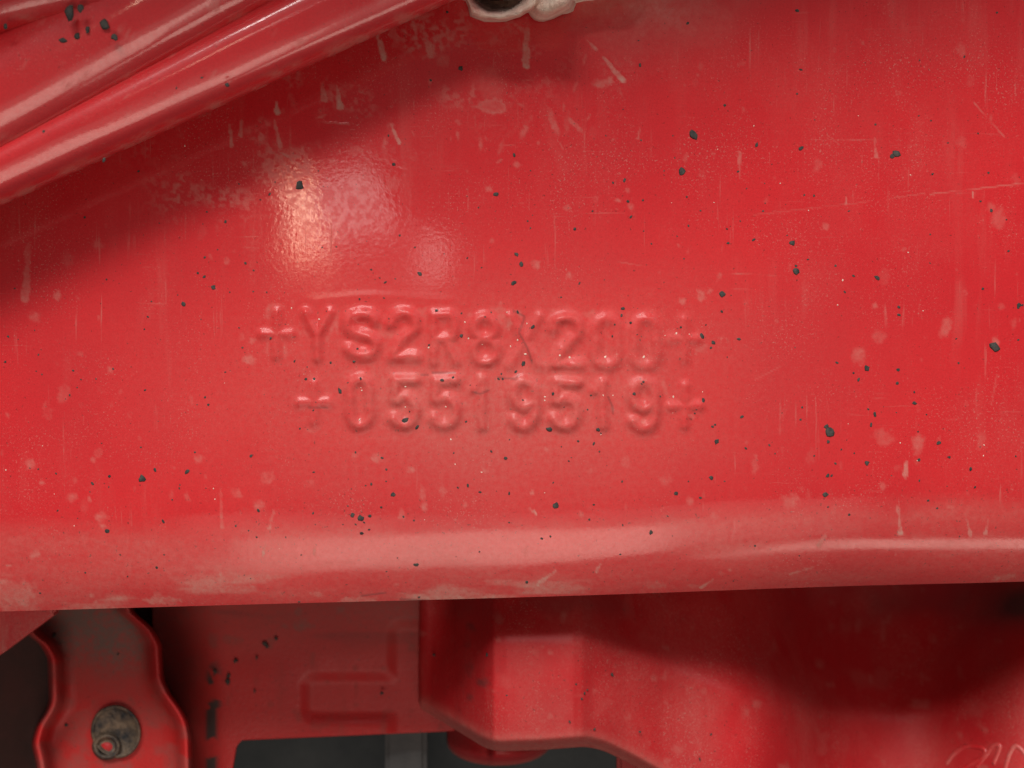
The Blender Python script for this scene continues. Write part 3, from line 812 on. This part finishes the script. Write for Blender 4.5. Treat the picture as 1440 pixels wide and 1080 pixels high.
# ------------------------------------------------------------------ mounting bracket with flanged edges, lower left
ys = np.linspace(800, 1180, 110)
xl = smooth_interp(ys, np.array([(780, 20), (880, 36), (892, 44), (905, 62), (925, 73), (985, 75), (1000, 70), (1022, 56), (1045, 50), (1075, 57), (1180, 64)], float), 8)
xr = smooth_interp(ys, np.array([(780, 176), (860, 182), (872, 196), (884, 210), (905, 222), (955, 225), (975, 234), (1000, 252), (1015, 260), (1035, 264), (1180, 268)], float), 7)
# across: outer side, rolled lip, inside of the lip, flat, and mirrored
sec = [(-6, .058, 0), (-3.5, .040, 0), (-1, .0322, 0), (2, .0312, 0), (6, .0318, 0), (11, .0350, 0), (15, .0385, 0), (20, .0400, 0), (27, .0404, 0)]
V = []; DUB = []; GRB = []
cols = [('l', a, b) for a, b, _ in sec] + [('m', t, .0404) for t in np.linspace(.08, .92, 30)] + [('r', a, b) for a, b, _ in reversed(sec)]
for kind, a, b in cols:
    if kind == 'l': x = xl + a
    elif kind == 'r': x = xr - a
    else: x = (xl + 27) + (xr - xl - 54) * a
    y = np.full_like(x, b)
    V.append(PA(x, ys, y))
    n_ = vnoise(x, ys, 60, 501, 3)
    lipf = 1.0 if kind == 'm' else sstep(8, 22, np.array(a)) * 1.0
    DUB.append(np.maximum((.92 * (1 - sstep(880, 1010, ys)) * (.45 + .8 * n_) + .2 * n_ ** 2) * lipf, .42 * sstep(.4, .65, vnoise(x, ys, 22, 505, 3))))
    GRB.append(.30 * (1 - sstep(860, 990, ys)) * vnoise(x, ys, 45, 503, 3) * lipf + 0 * x)
V = np.stack(V, axis=1); DUB = np.stack(DUB, axis=1); GRB = np.stack(GRB, axis=1)
bracket = empty('mounting_bracket', P(160, 1080, .04))
tag(bracket, 'dusty red bracket with wavy flanged edges and a round steel bolt, lower left', 'bracket')
o = link('bracket_plate', grid_mesh('bracket_plate', V, {'dust': DUB, 'grime_shade': GRB}), M_BRACKET, bracket)
lathe('bolt', [(36, .0406), (35, .0391), (33, .0389), (31, .0393), (28, .0397), (14, .0400), (0.01, .0401)], M_BOLT, bracket, axis_at=(163, 1029), sx=.98, sz=1.06, rot=R(20))
e = lathe('bolt_eye', [(21, .0400), (19, .0388), (16, .0384), (13, .0390), (12, .0400)], M_BOLT, bracket, axis_at=(150, 1050), sx=1.0, sz=.92)
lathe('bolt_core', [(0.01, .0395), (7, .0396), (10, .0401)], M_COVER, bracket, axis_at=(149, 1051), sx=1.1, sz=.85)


def brk_surf(px, py):
    return P(px, py, .0402), Vector((0, -1, 0))


bm = bmesh.new()
for i, (x, y, r) in enumerate([(206, 929, 3), (157, 995, 4), (80, 996, 3), (93, 1020, 3), (76, 893, 3.5), (166, 920, 1.8)]):
    chip(bm, x, y, r, 8800 + i, .15, brk_surf)
me = bpy.data.meshes.new('tar_specks'); bm.to_mesh(me); bm.free()
tag(link('tar_specks', me, M_TAR, bracket, smooth=False), kind='stuff')

# corner gusset tucked under the rail at the far left
def slab(name, pts, y0, y1, mat, parent, bev=.0006):
    bm = bmesh.new()
    a = [bm.verts.new(P(x, y, y0)) for x, y in pts]
    k = (D + y0) / D
    b = [bm.verts.new(Vector((v.co.x, y1, v.co.z))) for v in a]
    bm.faces.new(a); bm.faces.new(list(reversed(b)))
    n = len(a)
    for i in range(n):
        bm.faces.new((a[i], b[i], b[(i + 1) % n], a[(i + 1) % n]))
    bmesh.ops.recalc_face_normals(bm, faces=bm.faces)
    if bev: bmesh.ops.bevel(bm, geom=list(bm.edges), offset=bev, segments=2, affect='EDGES')
    me = bpy.data.meshes.new(name); bm.to_mesh(me); bm.free()
    return link(name, me, mat, parent, smooth=False)


M_GUSSET = paint('red_gusset_paint', False, .55)
g = slab('corner_gusset', [(-420, 846), (77, 846), (77, 864), (0, 921), (-420, 1180)], .0195, .0235, M_GUSSET, None, .0005)
tag(g, 'dusty pink red gusset corner under the rail at the far left edge', 'gusset')

# dark recess left of the bracket, dark panel behind, grey strip
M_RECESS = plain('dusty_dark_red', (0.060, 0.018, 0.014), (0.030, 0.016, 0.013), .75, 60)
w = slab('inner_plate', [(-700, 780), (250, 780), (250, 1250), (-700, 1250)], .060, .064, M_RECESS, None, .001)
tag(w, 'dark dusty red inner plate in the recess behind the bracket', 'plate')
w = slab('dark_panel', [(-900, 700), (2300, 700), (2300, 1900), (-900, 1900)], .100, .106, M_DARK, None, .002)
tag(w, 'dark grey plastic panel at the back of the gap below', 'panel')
w = slab('grey_strip', [(541, 1010), (600, 1010), (600, 1300), (541, 1300)], .062, .066, M_GREY, None, .0012)
tag(w, 'blurred grey strip standing below the red back panel', 'strip')
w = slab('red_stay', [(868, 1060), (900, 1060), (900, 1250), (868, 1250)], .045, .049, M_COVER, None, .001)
tag(w, 'narrow red stay under the cover at the bottom edge', 'stay')

# cast marks on the cover, lower right corner
def wire(name, pts, rad, mat, parent):
    cu = bpy.data.curves.new(name, 'CURVE'); cu.dimensions = '3D'
    sp = cu.splines.new('NURBS'); sp.points.add(len(pts) - 1)
    for q, p in zip(sp.points, pts): q.co = (*p, 1)
    sp.use_endpoint_u = True; sp.order_u = 4
    cu.bevel_depth = rad; cu.bevel_resolution = 3; cu.resolution_u = 8
    tmp = bpy.data.objects.new(name + '_tmp', cu); COL.objects.link(tmp)
    dg = bpy.context.evaluated_depsgraph_get()
    me = bpy.data.meshes.new_from_object(tmp.evaluated_get(dg))
    bpy.data.objects.remove(tmp)
    me.materials.clear()
    return link(name, me, mat, parent)


def on_cover(x, y):
    d = .006 + float(smooth_interp(np.array([x]), ck, 34)[0]) / 1000 - (y - 850) / PPM * .24
    return P(x, y, d - .0002)


M_MARK = paint('raised_mark_paint', False, .9, rough=.2, runs_amount=0.0)
for pts in ([(1332, 1074), (1340, 1062), (1350, 1053), (1362, 1049), (1376, 1050), (1388, 1054), (1386, 1064), (1372, 1072), (1362, 1078), (1350, 1084)],
            [(1374, 1078), (1386, 1066), (1392, 1053), (1400, 1048), (1410, 1046), (1404, 1060), (1398, 1074)],
            [(1414, 1084), (1419, 1064), (1424, 1051), (1432, 1047), (1442, 1060), (1450, 1075)]):
    wire('raised_mark', [on_cover(x, y) for x, y in pts], .0006, M_MARK, cover)

# ------------------------------------------------------------------ unseen sheet added above the frame to shade the top of the rail
V = np.zeros((24, 40, 3))
for i in range(24):
    t = i / 23
    for j in range(40):
        x = -.42 + .84 * j / 39
        zed = .093 + (x + .10) * .195 - .003 * float(sstep(.075, .12, np.array(-x)))
        V[i, j] = (x, -.062 + .075 * t, zed + .10 * (1 - (1 - t) ** 2) * .35)
occ = link('occluder', grid_mesh('occluder', V), M_DARK)
md = occ.modifiers.new('thickness', 'SOLIDIFY'); md.thickness = .003
tag(occ, 'unseen dark sheet added above the spring to shade the rail', 'occluder')
